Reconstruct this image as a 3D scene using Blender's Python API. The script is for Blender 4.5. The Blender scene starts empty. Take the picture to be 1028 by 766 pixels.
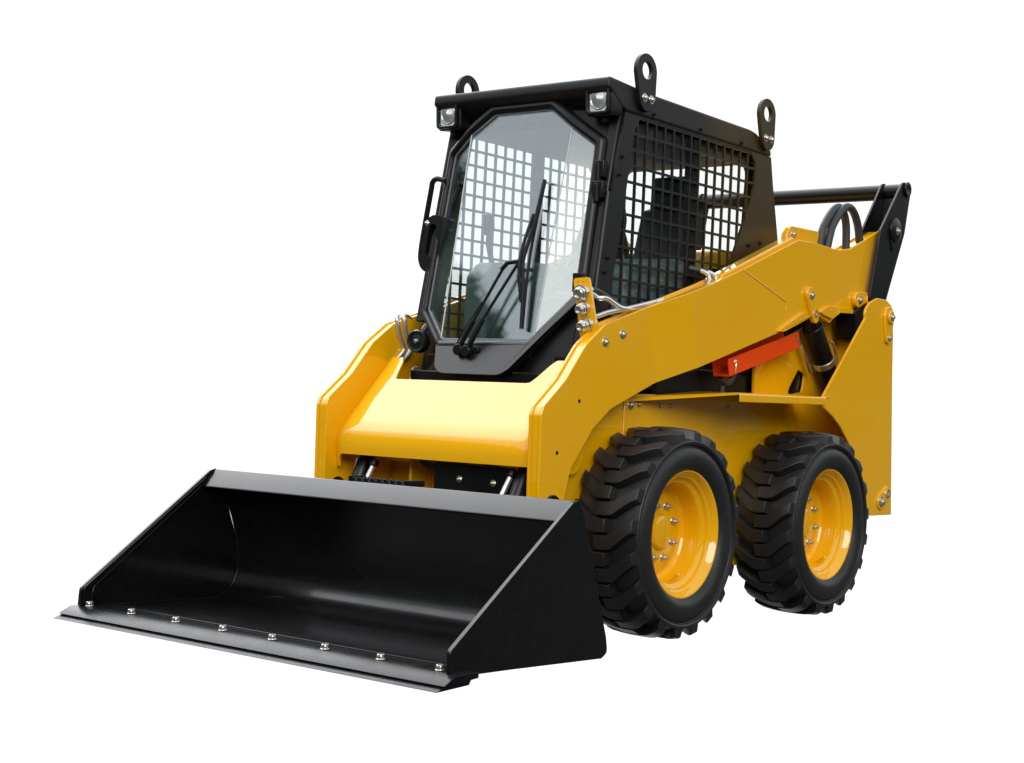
import bpy, bmesh, math, random
from mathutils import Vector, Matrix
random.seed(4)
S = bpy.context.scene
COL = S.collection
PI = math.pi

# ------------------------------------------------------------------ materials
def new_mat(name):
    m = bpy.data.materials.new(name); m.use_nodes = True
    nt = m.node_tree; nt.nodes.clear()
    out = nt.nodes.new('ShaderNodeOutputMaterial')
    return m, nt, out
def N(nt, kind, **kw):
    n = nt.nodes.new(kind)
    for k, v in kw.items():
        if k in n.inputs: n.inputs[k].default_value = v
        else: setattr(n, k, v)
    return n
def paint(name, col, rough, coat=0.0, metal=0.0, spec=0.5, bump=0.0, bscale=60, var=0.0, vscale=3.0, rvar=0.0, coat_rough=0.05, dust=None, ior=1.5, coat_ior=1.5):
    m, nt, out = new_mat(name); L = nt.links
    b = N(nt, 'ShaderNodeBsdfPrincipled')
    b.inputs['Base Color'].default_value = (*col, 1)
    b.inputs['Roughness'].default_value = rough
    b.inputs['Metallic'].default_value = metal
    b.inputs['IOR'].default_value = ior
    b.inputs['Specular IOR Level'].default_value = spec
    b.inputs['Coat Weight'].default_value = coat
    b.inputs['Coat Roughness'].default_value = coat_rough
    b.inputs['Coat IOR'].default_value = coat_ior
    tc = N(nt, 'ShaderNodeTexCoord')
    if var or rvar or dust:
        n = N(nt, 'ShaderNodeTexNoise', Scale=vscale, Detail=6.0, Roughness=0.6)
        L.new(tc.outputs['Object'], n.inputs['Vector'])
    if var:
        mx = N(nt, 'ShaderNodeMix', data_type='RGBA')
        mx.inputs['A'].default_value = (*[c*(1-var) for c in col], 1)
        mx.inputs['B'].default_value = (*[min(1, c*(1+var)) for c in col], 1)
        L.new(n.outputs['Fac'], mx.inputs['Factor']); L.new(mx.outputs['Result'], b.inputs['Base Color'])
        last = mx.outputs['Result']
        if dust:
            n2 = N(nt, 'ShaderNodeTexNoise', Scale=dust[2], Detail=8.0, Roughness=0.7)
            L.new(tc.outputs['Object'], n2.inputs['Vector'])
            r = N(nt, 'ShaderNodeMapRange'); r.inputs['From Min'].default_value = 0.5; r.inputs['From Max'].default_value = 0.75
            r.inputs['To Max'].default_value = dust[1]
            L.new(n2.outputs['Fac'], r.inputs['Value'])
            m2 = N(nt, 'ShaderNodeMix', data_type='RGBA'); m2.inputs['B'].default_value = (*dust[0], 1)
            L.new(last, m2.inputs['A']); L.new(r.outputs['Result'], m2.inputs['Factor']); L.new(m2.outputs['Result'], b.inputs['Base Color'])
    if rvar:
        r = N(nt, 'ShaderNodeMapRange'); r.inputs['To Min'].default_value = max(0.02, rough-rvar); r.inputs['To Max'].default_value = rough+rvar
        L.new(n.outputs['Fac'], r.inputs['Value']); L.new(r.outputs['Result'], b.inputs['Roughness'])
    if bump:
        nb = N(nt, 'ShaderNodeTexNoise', Scale=bscale, Detail=3.0)
        L.new(tc.outputs['Object'], nb.inputs['Vector'])
        bp = N(nt, 'ShaderNodeBump', Strength=bump, Distance=0.002)
        L.new(nb.outputs['Fac'], bp.inputs['Height']); L.new(bp.outputs['Normal'], b.inputs['Normal'])
    L.new(b.outputs['BSDF'], out.inputs['Surface'])
    return m
M = {}
M['yellow'] = paint('yellow_enamel', (.83, .418, .0003), .45, coat=1.0, coat_rough=.06, coat_ior=1.65, spec=.05, var=.025, vscale=2.5, rvar=.05, bump=.03, bscale=50)
M['black'] = paint('satin_black_paint', (.0045, .0047, .0055), .33, spec=.3, coat=.03, coat_rough=.2, var=.15, vscale=6, rvar=.06, bump=.08, bscale=300)
M['grey'] = paint('charcoal_grey_plastic', (.0075, .0078, .009), .32, spec=.38, var=.15, vscale=6, bump=.15, bscale=400)
M['bucket'] = paint('gloss_black_bucket_paint', (.0025, .0025, .003), .3, spec=.26, coat=.3, coat_rough=.1, var=.25, vscale=5, rvar=.1, bump=.03, bscale=60, dust=((.04,.039,.037), .14, 34.0))
M['edge'] = paint('worn_black_steel', (.006, .0066, .008), .26, spec=.13, coat=.0, coat_rough=.15, var=.3, vscale=9, rvar=.1, bump=.1, bscale=120)
M['rubber'] = paint('black_tyre_rubber', (.013, .013, .0135), .42, spec=.42, var=.3, vscale=14, rvar=.08, bump=.12, bscale=120)
M['hose'] = paint('grey_black_hose_rubber', (.03, .031, .034), .5, var=.15, vscale=20)
M['zinc'] = paint('zinc_plated_steel', (.62, .58, .48), .3, metal=.9, var=.2, vscale=60, rvar=.1)
M['chrome'] = paint('polished_steel_tube', (.85, .85, .83), .3, metal=.85, var=.05, vscale=20)
M['nickel'] = paint('nickel_coupler', (.72, .7, .64), .22, metal=.95, var=.15, vscale=60, rvar=.08)
M['red'] = paint('red_orange_paint', (.74, .06, .001), .5, spec=.1, coat=.0, coat_rough=.2, var=.05, vscale=12)
M['seat'] = paint('black_seat_vinyl', (.014, .014, .016), .6, bump=.2, bscale=200)
M['console'] = paint('cab_plastic_teal_reflection', (.085, .135, .13), .5, var=.1, vscale=5, bump=.1, bscale=200)  # teal in the base colour imitates a reflection in the cab glass
M['trim'] = paint('dark_cab_trim', (.03, .033, .035), .7, var=.2, vscale=5)
M['lens'] = paint('ribbed_clear_lens', (.88, .87, .80), .25, metal=.0, spec=.8, coat=1.0, var=.25, vscale=34, bump=.35, bscale=30)
M['glassedge'] = paint('pale_glass_edge', (.42, .48, .48), .3, var=.1, vscale=20)
M['seal'] = paint('grey_window_seal', (.16, .17, .18), .5, var=.1, vscale=20)

# black base colour that goes over to a dark bronze brown towards the rear of the cab
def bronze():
    m = paint('black_to_bronze_cab', (.02, .0205, .022), .42, spec=.3, coat=.05, coat_rough=.25, rvar=.05, vscale=6, bump=.08, bscale=300)
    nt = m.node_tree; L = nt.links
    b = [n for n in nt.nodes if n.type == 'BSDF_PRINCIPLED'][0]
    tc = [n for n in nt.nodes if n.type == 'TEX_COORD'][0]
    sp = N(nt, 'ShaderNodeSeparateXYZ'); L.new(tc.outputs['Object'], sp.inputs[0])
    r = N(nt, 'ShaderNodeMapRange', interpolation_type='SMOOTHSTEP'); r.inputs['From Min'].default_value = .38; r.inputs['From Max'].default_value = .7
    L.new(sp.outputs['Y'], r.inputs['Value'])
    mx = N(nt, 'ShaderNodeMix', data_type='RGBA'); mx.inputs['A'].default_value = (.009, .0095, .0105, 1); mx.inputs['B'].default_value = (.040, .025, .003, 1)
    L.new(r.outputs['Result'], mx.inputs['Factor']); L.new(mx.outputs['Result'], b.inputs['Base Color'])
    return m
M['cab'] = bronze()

def glass(name, tint, f0, power, rough=.0):
    m, nt, out = new_mat(name); L = nt.links
    t = N(nt, 'ShaderNodeBsdfTransparent'); t.inputs['Color'].default_value = (*tint, 1)
    g = N(nt, 'ShaderNodeBsdfGlossy'); g.inputs['Roughness'].default_value = rough; g.inputs['Color'].default_value = (.93, .98, 1, 1)
    lw = N(nt, 'ShaderNodeLayerWeight', Blend=.5)
    r = N(nt, 'ShaderNodeMath', operation='POWER'); r.inputs[1].default_value = power
    L.new(lw.outputs['Facing'], r.inputs[0])
    mr = N(nt, 'ShaderNodeMapRange'); mr.inputs['To Min'].default_value = f0; mr.inputs['To Max'].default_value = 1
    L.new(r.outputs[0], mr.inputs['Value'])
    mx = N(nt, 'ShaderNodeMixShader')
    L.new(mr.outputs['Result'], mx.inputs[0]); L.new(t.outputs[0], mx.inputs[1]); L.new(g.outputs[0], mx.inputs[2])
    L.new(mx.outputs[0], out.inputs['Surface'])
    return m
M['glass'] = glass('windscreen_glass', (.95, .98, .98), .175, 4.0)
M['sideglass'] = glass('side_window_glass', (.98, .99, .99), .016, 5.0)

# ------------------------------------------------------------------ geometry helpers
class MB:
    def __init__(s): s.bm = bmesh.new()
    def mesh_add(s, verts, faces, T=None):
        vs = [s.bm.verts.new((T @ Vector(v)) if T else v) for v in verts]
        for f in faces:
            try: s.bm.faces.new([vs[i] for i in f])
            except ValueError: pass
        return vs
    def box(s, lo, hi, T=None):
        (a, b, c), (d, e, f) = lo, hi
        v = [(a,b,c),(d,b,c),(d,e,c),(a,e,c),(a,b,f),(d,b,f),(d,e,f),(a,e,f)]
        return s.mesh_add(v, [(0,3,2,1),(4,5,6,7),(0,1,5,4),(1,2,6,5),(2,3,7,6),(3,0,4,7)], T)
    def prism(s, poly, a, b, axis='x', T=None):
        n = len(poly)
        def p(u, w, t):
            return {'x': (t, u, w), 'y': (u, t, w), 'z': (u, w, t)}[axis]
        v = [p(u, w, a) for u, w in poly] + [p(u, w, b) for u, w in poly]
        f = [tuple(range(n))[::-1], tuple(range(n, 2*n))] + [(i, (i+1) % n, n+(i+1) % n, n+i) for i in range(n)]
        return s.mesh_add(v, f, T)
    def holed(s, outer, holes, a, b, axis='x', T=None):
        bm = bmesh.new(); es = []
        for loop in [outer]+holes:
            vs = [bm.verts.new((u, w, 0)) for u, w in loop]
            es += [bm.edges.new((vs[i], vs[(i+1) % len(vs)])) for i in range(len(vs))]
        bmesh.ops.triangle_fill(bm, edges=es, use_beauty=True, use_dissolve=False)
        bm.verts.index_update(); bm.verts.ensure_lookup_table()
        def p(u, w, t):
            return {'x': (t, u, w), 'y': (u, t, w), 'z': (u, w, t)}[axis]
        n = len(bm.verts)
        v = [p(q.co.x, q.co.y, a) for q in bm.verts] + [p(q.co.x, q.co.y, b) for q in bm.verts]
        f = []
        for fc in bm.faces:
            ix = [q.index for q in fc.verts]
            f.append(tuple(ix)); f.append(tuple(i+n for i in ix[::-1]))
        for e in bm.edges:
            if len(e.link_faces) == 1:
                i, j = e.verts[0].index, e.verts[1].index
                f.append((i, j, j+n, i+n))
        bm.free()
        return s.mesh_add(v, f, T)
    def cyl(s, p0, p1, r0, r1=None, n=20, cap=True):
        r1 = r0 if r1 is None else r1
        p0, p1 = Vector(p0), Vector(p1); d = (p1-p0).normalized()
        a = d.orthogonal().normalized(); b = d.cross(a)
        v = []
        for p, r in ((p0, r0), (p1, r1)):
            v += [p + r*(math.cos(2*PI*i/n)*a + math.sin(2*PI*i/n)*b) for i in range(n)]
        f = [(i, (i+1) % n, n+(i+1) % n, n+i) for i in range(n)]
        if cap: f += [tuple(range(n))[::-1], tuple(range(n, 2*n))]
        return s.mesh_add(v, f)
    def lathe(s, prof, origin, axis, n=32, closed=False):
        o = Vector(origin); d = Vector(axis).normalized()
        a = d.orthogonal().normalized(); b = d.cross(a); v = []
        for (r, t) in prof:
            v += [o + d*t + r*(math.cos(2*PI*i/n)*a + math.sin(2*PI*i/n)*b) for i in range(n)]
        f = []; m = len(prof)
        for k in range(m if closed else m-1):
            k2 = (k+1) % m
            f += [(k*n+i, k*n+(i+1) % n, k2*n+(i+1) % n, k2*n+i) for i in range(n)]
        if not closed:
            if prof[0][0] > 1e-6: f.append(tuple(range(n))[::-1])
            if prof[-1][0] > 1e-6: f.append(tuple(range((m-1)*n, m*n)))
        return s.mesh_add(v, f)
    def tube(s, pts, r, n=10, k=0, cap=True):
        P = [Vector(p) for p in pts]
        if k:
            Q = []
            for i in range(len(P)-1):
                p0 = P[max(i-1, 0)]; p1 = P[i]; p2 = P[i+1]; p3 = P[min(i+2, len(P)-1)]
                for j in range(k):
                    t = j/k
                    Q.append(.5*((2*p1)+(p2-p0)*t+(2*p0-5*p1+4*p2-p3)*t*t+(3*p1-p0-3*p2+p3)*t**3))
            Q.append(P[-1]); P = Q
        t0 = (P[1]-P[0]).normalized(); a = t0.orthogonal().normalized(); v = []
        for i, p in enumerate(P):
            t = (P[min(i+1, len(P)-1)]-P[max(i-1, 0)]).normalized()
            a = (a - t*a.dot(t)).normalized(); b = t.cross(a)
            v += [p + r*(math.cos(2*PI*q/n)*a + math.sin(2*PI*q/n)*b) for q in range(n)]
        f = [(i*n+q, i*n+(q+1) % n, (i+1)*n+(q+1) % n, (i+1)*n+q) for i in range(len(P)-1) for q in range(n)]
        if cap: f += [tuple(range(n))[::-1], tuple(range((len(P)-1)*n, len(P)*n))]
        return s.mesh_add(v, f)
    def build(s, name, mat, parent=None, bevel=0, seg=2, smooth=35, label=None):
        bm = s.bm
        bmesh.ops.recalc_face_normals(bm, faces=bm.faces)
        me = bpy.data.meshes.new(name); bm.to_mesh(me); bm.free()
        me.materials.append(mat if not isinstance(mat, str) else M[mat])
        for p in me.polygons: p.use_smooth = True
        me.set_sharp_from_angle(angle=math.radians(smooth))
        o = bpy.data.objects.new(name, me); COL.objects.link(o)
        if parent is not None: o.parent = parent
        if bevel:
            bv = o.modifiers.new('edge_round', 'BEVEL'); bv.width = bevel; bv.segments = seg
            bv.limit_method = 'ANGLE'; bv.angle_limit = math.radians(40); bv.harden_normals = False
            bv.use_clamp_overlap = True
        if label: o['label'] = label
        return o

def fillet(poly, r, n=5):
    out = []; m = len(poly)
    for i in range(m):
        p0, p, p1 = Vector(poly[i-1]).to_2d(), Vector(poly[i]).to_2d(), Vector(poly[(i+1) % m]).to_2d()
        ri = r[i] if isinstance(r, (list, tuple)) else r
        a, b = (p0-p), (p1-p); la, lb = a.length, b.length
        if ri <= 0 or la < 1e-6 or lb < 1e-6: out.append(tuple(p)); continue
        a /= la; b /= lb
        ang = a.angle(b); t = ri/max(math.tan(ang/2), 1e-4); t = min(t, la*.48, lb*.48)
        q0, q1 = p+a*t, p+b*t
        for k in range(n+1):
            s = k/n
            q = q0*(1-s)**2 + p*2*s*(1-s) + q1*s*s
            out.append((q.x, q.y))
    return out
def dense(poly, k):
    out = []
    for i in range(len(poly)):
        a, b = poly[i], poly[(i+1) % len(poly)]
        for j in range(k): out.append((a[0]+(b[0]-a[0])*j/k, a[1]+(b[1]-a[1])*j/k))
    return out
def circle(c, r, n=20, ph=0):
    return [(c[0]+r*math.cos(2*PI*i/n+ph), c[1]+r*math.sin(2*PI*i/n+ph)) for i in range(n)]
def obround(c0, c1, r0, r1, n=10):
    a = math.atan2(c1[1]-c0[1], c1[0]-c0[0]); out = []
    for i in range(n+1): t = a+PI/2+PI*i/n; out.append((c0[0]+r0*math.cos(t), c0[1]+r0*math.sin(t)))
    for i in range(n+1): t = a-PI/2+PI*i/n; out.append((c1[0]+r1*math.cos(t), c1[1]+r1*math.sin(t)))
    return out
def mirror_x(o):
    "mirrored copy of a finished part and of its children, on the other side of the machine"
    def cp(src, par):
        c = src.copy(); me = src.data.copy()
        for v in me.vertices: v.co.x = -v.co.x
        me.flip_normals(); c.data = me; COL.objects.link(c); c.parent = par
        return c
    c = cp(o, o.parent)
    for ch in o.children: cp(ch, c)
    return c
def hexbolt(name, p, d, parent, r=.011, h=.009, mat='zinc', washer=True):
    b = MB(); p = Vector(p); d = Vector(d).normalized()
    if washer: b.cyl(p-d*.002, p+d*.002, r*1.45, n=16)
    b.cyl(p+d*.001, p+d*h, r, n=6); b.cyl(p+d*(h-.001), p+d*(h+.005), r*.55, n=10)
    return b.build(name, mat, parent, bevel=.0012, seg=1)

# ------------------------------------------------------------------ the machine
root = bpy.data.objects.new('skid_steer_loader', None); COL.objects.link(root)
root['label'] = 'yellow skid steer loader with black cab and wide black bucket lowered in front'
root['category'] = 'loader'

AX = .385     # axle height
WB = 1.153    # wheelbase

# ---- wheels
def build_wheel():
    hub = MB()
    hub.lathe([(0, .028), (.045, .028), (.06, .022), (.066, .012), (.066, -.02), (.09, -.03), (.09, -.17), (0, -.17)], (0,0,0), (1,0,0), 32)
    hub = hub.build('wheel', 'yellow', root, smooth=30)
    t = MB()
    half = [(.357,0),(.355,.08),(.352,.112),(.349,.127),(.346,.1365),(.341,.1385),(.335,.1375),(.3305,.134),(.3285,.1265),(.324,.1255),(.319,.131),(.308,.1365),(.290,.1415),(.270,.1415),(.254,.137),(.245,.130),(.238,.1225),(.230,.1145),(.222,.107),(.212,.09)]
    prof = [(r, -x) for r, x in half[::-1]] + half[1:]
    t.lathe(prof, (0,0,0), (1,0,0), 96, closed=True)
    NL = 20
    def rs(u): return .393 - .010*(abs(u)/.13)**2.2
    for row in (1, -1):
        for i in range(NL):
            a0 = 2*PI*(i + (0 if row > 0 else .5))/NL
            # centre line of a lug: straight over the crown, then swept towards the shoulder
            us = [-.022, .0, .022, .048, .082, .112, .130]
            ss = [0, 0, 0, .006, .032, .056, .068]
            wd = [.0235, .0245, .025, .026, .0245, .0235, .023]
            wb = [w+.0085 for w in wd]
            vt = []
            for lvl in (0, 1):
                for side in (-1, 1):
                    for k, u in enumerate(us):
                        w = (wb if lvl == 0 else wd)[k]
                        if lvl == 0:
                            rr = .347 if k < 5 else (.348 if k == 5 else .338)
                            uu = u + (-.007 if k == 0 else (.004 if k == 6 else 0))
                        else:
                            rr = rs(u) - (.004 if k == 6 else 0); uu = u
                        if k == 6 and lvl == 0: uu = .1365
                        s = ss[k]+side*w - .025
                        th = a0 + s/.385
                        vt.append((row*uu, -rr*math.cos(th), rr*math.sin(th)))
            n = len(us); B0, B1, T0, T1 = 0, n, 2*n, 3*n
            f = []
            for k in range(n-1):
                f += [(T0+k, T0+k+1, T1+k+1, T1+k), (B0+k, B0+k+1, T0+k+1, T0+k), (B1+k, T1+k, T1+k+1, B1+k+1), (B0+k, B1+k, B1+k+1, B0+k+1)]
            f += [(B0, T0, T1, B1), (B0+n-1, B1+n-1, T1+n-1, T0+n-1)]
            t.mesh_add(vt, f)
    # fine moulded rings on the sidewall
    t.build('tyre', 'rubber', hub, bevel=.0035, seg=2, smooth=32)
    r = MB()
    r.lathe([(.222,.088),(.226,.100),(.234,.112),(.240,.1165),(.238,.121),(.231,.119),(.224,.111),(.219,.103),(.2155,.097),(.209,.093),(.206,.086),(.205,.079),(.199,.074),(.189,.070),(.185,.06),(.184,.045),
             (.183,.0),(.178,-.008),(.165,-.012),(.15,-.006),(.115,.004),(.067,.006),(.067,-.006),(.12,-.012),(.165,-.024),(.19,-.02),(.195,.04),(.20,.06),(.214,.075)], (0,0,0), (1,0,0), 72, closed=True)
    r.build('rim', 'yellow', hub, smooth=28)
    v = MB(); v.tube([(.035,.02,-.185),(.055,.02,-.175),(.075,.02,-.16)], .005, n=8); v.cyl((.072,.02,-.162),(.085,.02,-.152),.0062,n=10); v.build('valve_stem', 'yellow', hub)
    for i in range(8):
        a = 2*PI*(i+.45)/8
        y, z = .100*math.cos(a), .104*math.sin(a)
        b = MB(); b.lathe([(.017,.002),(.017,.006),(.014,.007)], (0,y,z), (1,0,0), 16)
        b.cyl((.005,y,z), (.02,y,z), .0115, n=6); b.cyl((.019,y,z), (.03,y,z), .0062, n=10)
        b.build('lug_nut', 'zinc', hub, bevel=.001, seg=1)
    return hub
def copy_part(o, parent):
    c = o.copy(); COL.objects.link(c); c.parent = parent
    for ch in o.children:
        d = ch.copy(); COL.objects.link(d); d.parent = c
    return c
wheel = build_wheel()
spots = [(.611, 0, 0, 0), (.611, WB, 0, .21), (-.611, 0, PI, .1), (-.611, WB, PI, .3)]
for i, (x, y, rz, spin) in enumerate(spots):
    w = wheel if i == 0 else copy_part(wheel, root)
    w.location = (x, y, AX); w.rotation_euler = (spin, 0, rz)

# ---- chassis
b = MB()
side = fillet([(-.46,.2),(-.46,.74),(-.30,.86),(-.1,.893),(.6,.91),(1.9,.93),(1.9,.25),(1.6,.2)], .03)
for s in (1, -1):
    b.prism(side, s*.452, s*.464)
    b.box((min(s*.464,s*.470), -.05, .60), (max(s*.464,s*.470), -.025, .87))
b.box((-.45,-.42,.22),(.45,1.86,.24))
b.box((-.45,-.38,.24),(.45,-.365,.70))
b.box((-.45,1.84,.25),(.45,1.86,.9))
ch = b.build('chassis', 'yellow', root, bevel=.004)
for (y, z, r) in ((.0,.853,.0135),(.055,.857,.008),(.205,.857,.008),(.285,.857,.008),(.73,.863,.009)):
    hexbolt('bolt', (.464, y, z), (1,0,0), ch, r=r, h=.01)
b = MB(); b.cyl((.464,-.165,.852),(.476,-.165,.852),.013); b.build('plug', 'black', ch)
b = MB()
b.box((-.44,-.2,.3),(.44,1.8,.88)); b.box((-.44,.2,.88),(.44,1.0,1.02)); b.build('engine_block', 'black', root, bevel=.02)
b = MB()
b.prism(fillet([(1.24,.88),(1.24,1.36),(1.84,1.30),(1.92,1.2),(1.92,.42),(1.3,.42)], .03), -.449, .449); hood = b.build('engine_hood', 'black', root, bevel=.01)
b = MB(); b.prism(fillet([(1.20,1.34),(1.20,1.585),(1.60,1.575),(1.80,1.52),(1.86,1.34)], [0,.03,.08,.06,0]), -.42, .42); b.build('hood_cover', 'yellow', hood, bevel=.01)

# ---- fenders
b = MB()
zt = lambda y: .921+.012*max(0, y-.46)
def fpt(x, y, d=0): return (x, y, (.885+(y-.0)*.08 if y < .46 else zt(y)) - d)
pts = [(.464,-.02),(.664,.458),(.664,1.25),(.464,1.25),(.464,.458)]
top = [fpt(x, y) for x, y in pts]; bot = [fpt(x, y, .006) for x, y in pts]
b.mesh_add(top+bot, [(0,1,4),(1,2,3,4),(5,9,6),(6,9,8,7),(0,5,6,1),(1,6,7,2),(2,7,8,3),(3,8,9,4),(4,9,5,0)])
# rolled lip
lip = fillet([(.664,0),(.676,-.004),(.676,-.036),(.670,-.036),(.670,-.012),(.664,-.006)], [0,.01,0,0,.006,0], 4)
vv = []
for y in (.458, 1.2):
    vv += [(x, y, zt(y)+z) for x, z in lip]
n = len(lip)
b.mesh_add(vv, [tuple(range(n)), tuple(range(n,2*n))[::-1]]+[(i,(i+1)%n,n+(i+1)%n,n+i) for i in range(n)])
b.mesh_add([(.464,-.02,.885),(.664,.458,.921),(.664,.458,.913),(.464,-.02,.865)], [(0,1,2,3)])
fd = b.build('fender', 'yellow', root, bevel=.002)
mirror_x(fd)

# ---- rear towers
b = MB()
tow = [(1.162,.895)] + [(1.23,.875),(1.299,.847),(1.375,.805),(1.444,.752),(1.515,.69),(1.577,.619),(1.63,.53),(1.665,.45),(1.68,.401)] + fillet([(1.945,.398),(1.90,1.0),(1.88,1.325),(1.865,1.372),(1.80,1.397),(1.70,1.398),(1.63,1.374),(1.571,1.33)], [0,0,.03,.04,.05,.05,.06,.05], 3)
b.prism(tow, .648, .660)
tw = b.build('rear_tower', 'yellow', root, bevel=.003)
b = MB()
inn = fillet([(.94,.90),(.935,1.03),(.97,1.12),(1.25,1.2),(1.55,1.30),(1.64,1.37),(1.80,1.39),(1.87,1.33),(1.93,.4),(1.64,.4),(1.2,.85)], .03)
b.holed(inn, [fillet([(1.22,.93),(1.38,.95),(1.40,1.03),(1.33,1.05)], .02, 3)], .455, .466)
b.box((.466,1.90,.42),(.648,1.912,1.25))
b.box((.466,1.70,1.05),(.648,1.712,1.22))
b.build('tower_web', 'yellow', tw, bevel=.003)
b = MB()
b.prism(obround((1.815,1.315),(1.815,1.225),.052,.03), .660, .672)
b.cyl((.672,1.815,1.318),(.684,1.815,1.318),.03); b.build('pivot_plate', 'yellow', tw, bevel=.003)
hexbolt('bolt', (.684,1.815,1.318), (1,0,0), tw, r=.013)
hexbolt('bolt', (.672,1.818,1.222), (1,0,0), tw, r=.012)
b = MB(); b.prism(obround((1.815,.465),(1.875,.50),.038,.034), .660, .668); b.build('tie_down_plate', 'yellow', tw, bevel=.002)
hexbolt('bolt', (.668,1.812,.463), (1,0,0), tw, r=.018, h=.014)
b = MB(); b.lathe([(.012,0),(.02,.0),(.02,.008),(.012,.008)], (.668,1.873,.50), (1,0,0), 16, closed=True); b.build('eye', 'zinc', tw)
mirror_x(tw)

# ---- lift arms
def armx(y, z):
    s = (y+.034)+(z-1.209)*.327
    return .544 + .032*min(1, max(0, s/.27))
arm_poly = [(-.62,.30),(-.66,.518),(-.666,.803),(-.653,.834),(-.532,.93),(-.42,1.058),(-.3,1.141),(.371,1.345),(.611,1.426),(1.074,1.597),(1.226,1.603),(1.454,1.594),(1.569,1.609),(1.895,1.738),(1.863,1.624),
            (1.808,1.41),(1.694,1.321),(1.476,1.314),(1.402,1.262),(1.255,1.293),(.962,1.196),(.475,1.06),(.033,.937),(-.105,.886),(-.249,.833),(-.357,.758),(-.481,.616),(-.515,.50),(-.50,.30)]
arm_r = [.02,0,.03,.03,.02,.1,.05,0,.0,.02,.1,.08,.06,.01,0,.05,.03,.02,.01,.02,.02,0,0,.04,.04,.05,.05,.05,.02]
arm_f = fillet(arm_poly, arm_r, 3)
def shrink(poly, d):
    out = []; m = len(poly)
    A = sum(poly[i][0]*poly[(i+1)%m][1]-poly[(i+1)%m][0]*poly[i][1] for i in range(m))
    sg = 1 if A > 0 else -1
    for i in range(m):
        p0, p, p1 = [Vector(q) for q in (poly[i-1], poly[i], poly[(i+1)%m])]
        e0 = (p-p0); e1 = (p1-p)
        if e0.length < 1e-6: e0 = e1
        if e1.length < 1e-6: e1 = e0
        e0.normalize(); e1.normalize()
        nn = Vector((-e0.y-e1.y, e0.x+e1.x))
        if nn.length < 1e-6: nn = Vector((-e0.y, e0.x))
        nn.normalize(); c = max(.5, nn.dot(Vector((-e0.y, e0.x))))
        q = p + nn*sg*d/c; out.append((q.x, q.y))
    return out
def bend(bm, verts_fn):
    for s in (0, .27):
        # crease planes (slightly tilted) so the plate bends along straight lines
        nrm = Vector((0, 1, .327)).normalized(); co = Vector((0, -.034+s, 1.209))
        bmesh.ops.bisect_plane(bm, geom=bm.verts[:]+bm.edges[:]+bm.faces[:], plane_co=co, plane_no=nrm)
    for v in bm.verts: v.co.x = verts_fn(v.co)
b = MB()
b.prism(arm_f, 0, 1)
bend(b.bm, lambda c: armx(c.y, c.z) - (.012 if c.x < .5 else 0))
arm = b.build('lift_arm', 'yellow', root, bevel=.0022, smooth=4)
b = MB(); b.prism(shrink(arm_f, .007), 0, 1)
bend(b.bm, lambda c: armx(c.y, c.z)-.0125 if c.x > .5 else .5)
b.build('arm_core', 'yellow', arm)
b = MB(); b.prism(arm_f, .488, .4995); b.build('inner_plate', 'yellow', arm, bevel=.002)
# the doubler seam, raised cover on the upper edge, drop ear
b = MB()
b.tube([(.5765,.611,1.424),(.577,.80,1.375),(.577,.986,1.324),(.577,.984,1.285)], .0022, n=6); b.build('weld_seam', 'yellow', arm)
b = MB()
b.prism([(.47,1.360),(.485,1.395),(1.06,1.609),(1.09,1.603),(1.06,1.580),(.50,1.355)], .5003, .556)
b.build('top_cover', 'yellow', arm, bevel=.006)
b = MB(); b.prism(fillet([(1.05,1.58),(1.06,1.625),(1.095,1.664),(1.345,1.668),(1.392,1.64),(1.40,1.58)], [.0,.02,.03,.03,.03,0]), .50, .528); b.build('cylinder_ear', 'yellow', arm, bevel=.004)
hexbolt('bolt', (.528,1.115,1.628), (1,0,0), arm, r=.014)
for (y, z) in ((-.303,1.075),(-.193,1.11)): hexbolt('bolt', (.544,y,z), (1,0,0), arm, r=.0125, h=.01)
for (y, z) in ((-.448,.857),(-.568,.673)):
    b = MB(); b.cyl((.543,y,z),(.5452,y,z),.007,n=14); b.build('hole_plug', 'black', arm)
b = MB(); b.prism(obround((1.178,1.372),(1.232,1.275),.032,.026), .5765, .594); b.build('pin_plate', 'yellow', arm, bevel=.002)
hexbolt('bolt', (.594,1.182,1.368), (1,0,0), arm, r=.014)
b = MB(); b.lathe([(.009,0),(.016,0),(.016,.005),(.009,.005)], (.594,1.226,1.292), (1,0,0), 16, closed=True); b.build('eye', 'zinc', arm)
b = MB(); b.prism(obround((1.64,1.385),(1.745,1.39),.036,.036), .5765, .597); b.cyl((.597,1.735,1.39),(.606,1.735,1.39),.028); b.build('pivot_plate', 'yellow', arm, bevel=.003)
hexbolt('bolt', (.597,1.652,1.385), (1,0,0), arm, r=.014)
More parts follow.
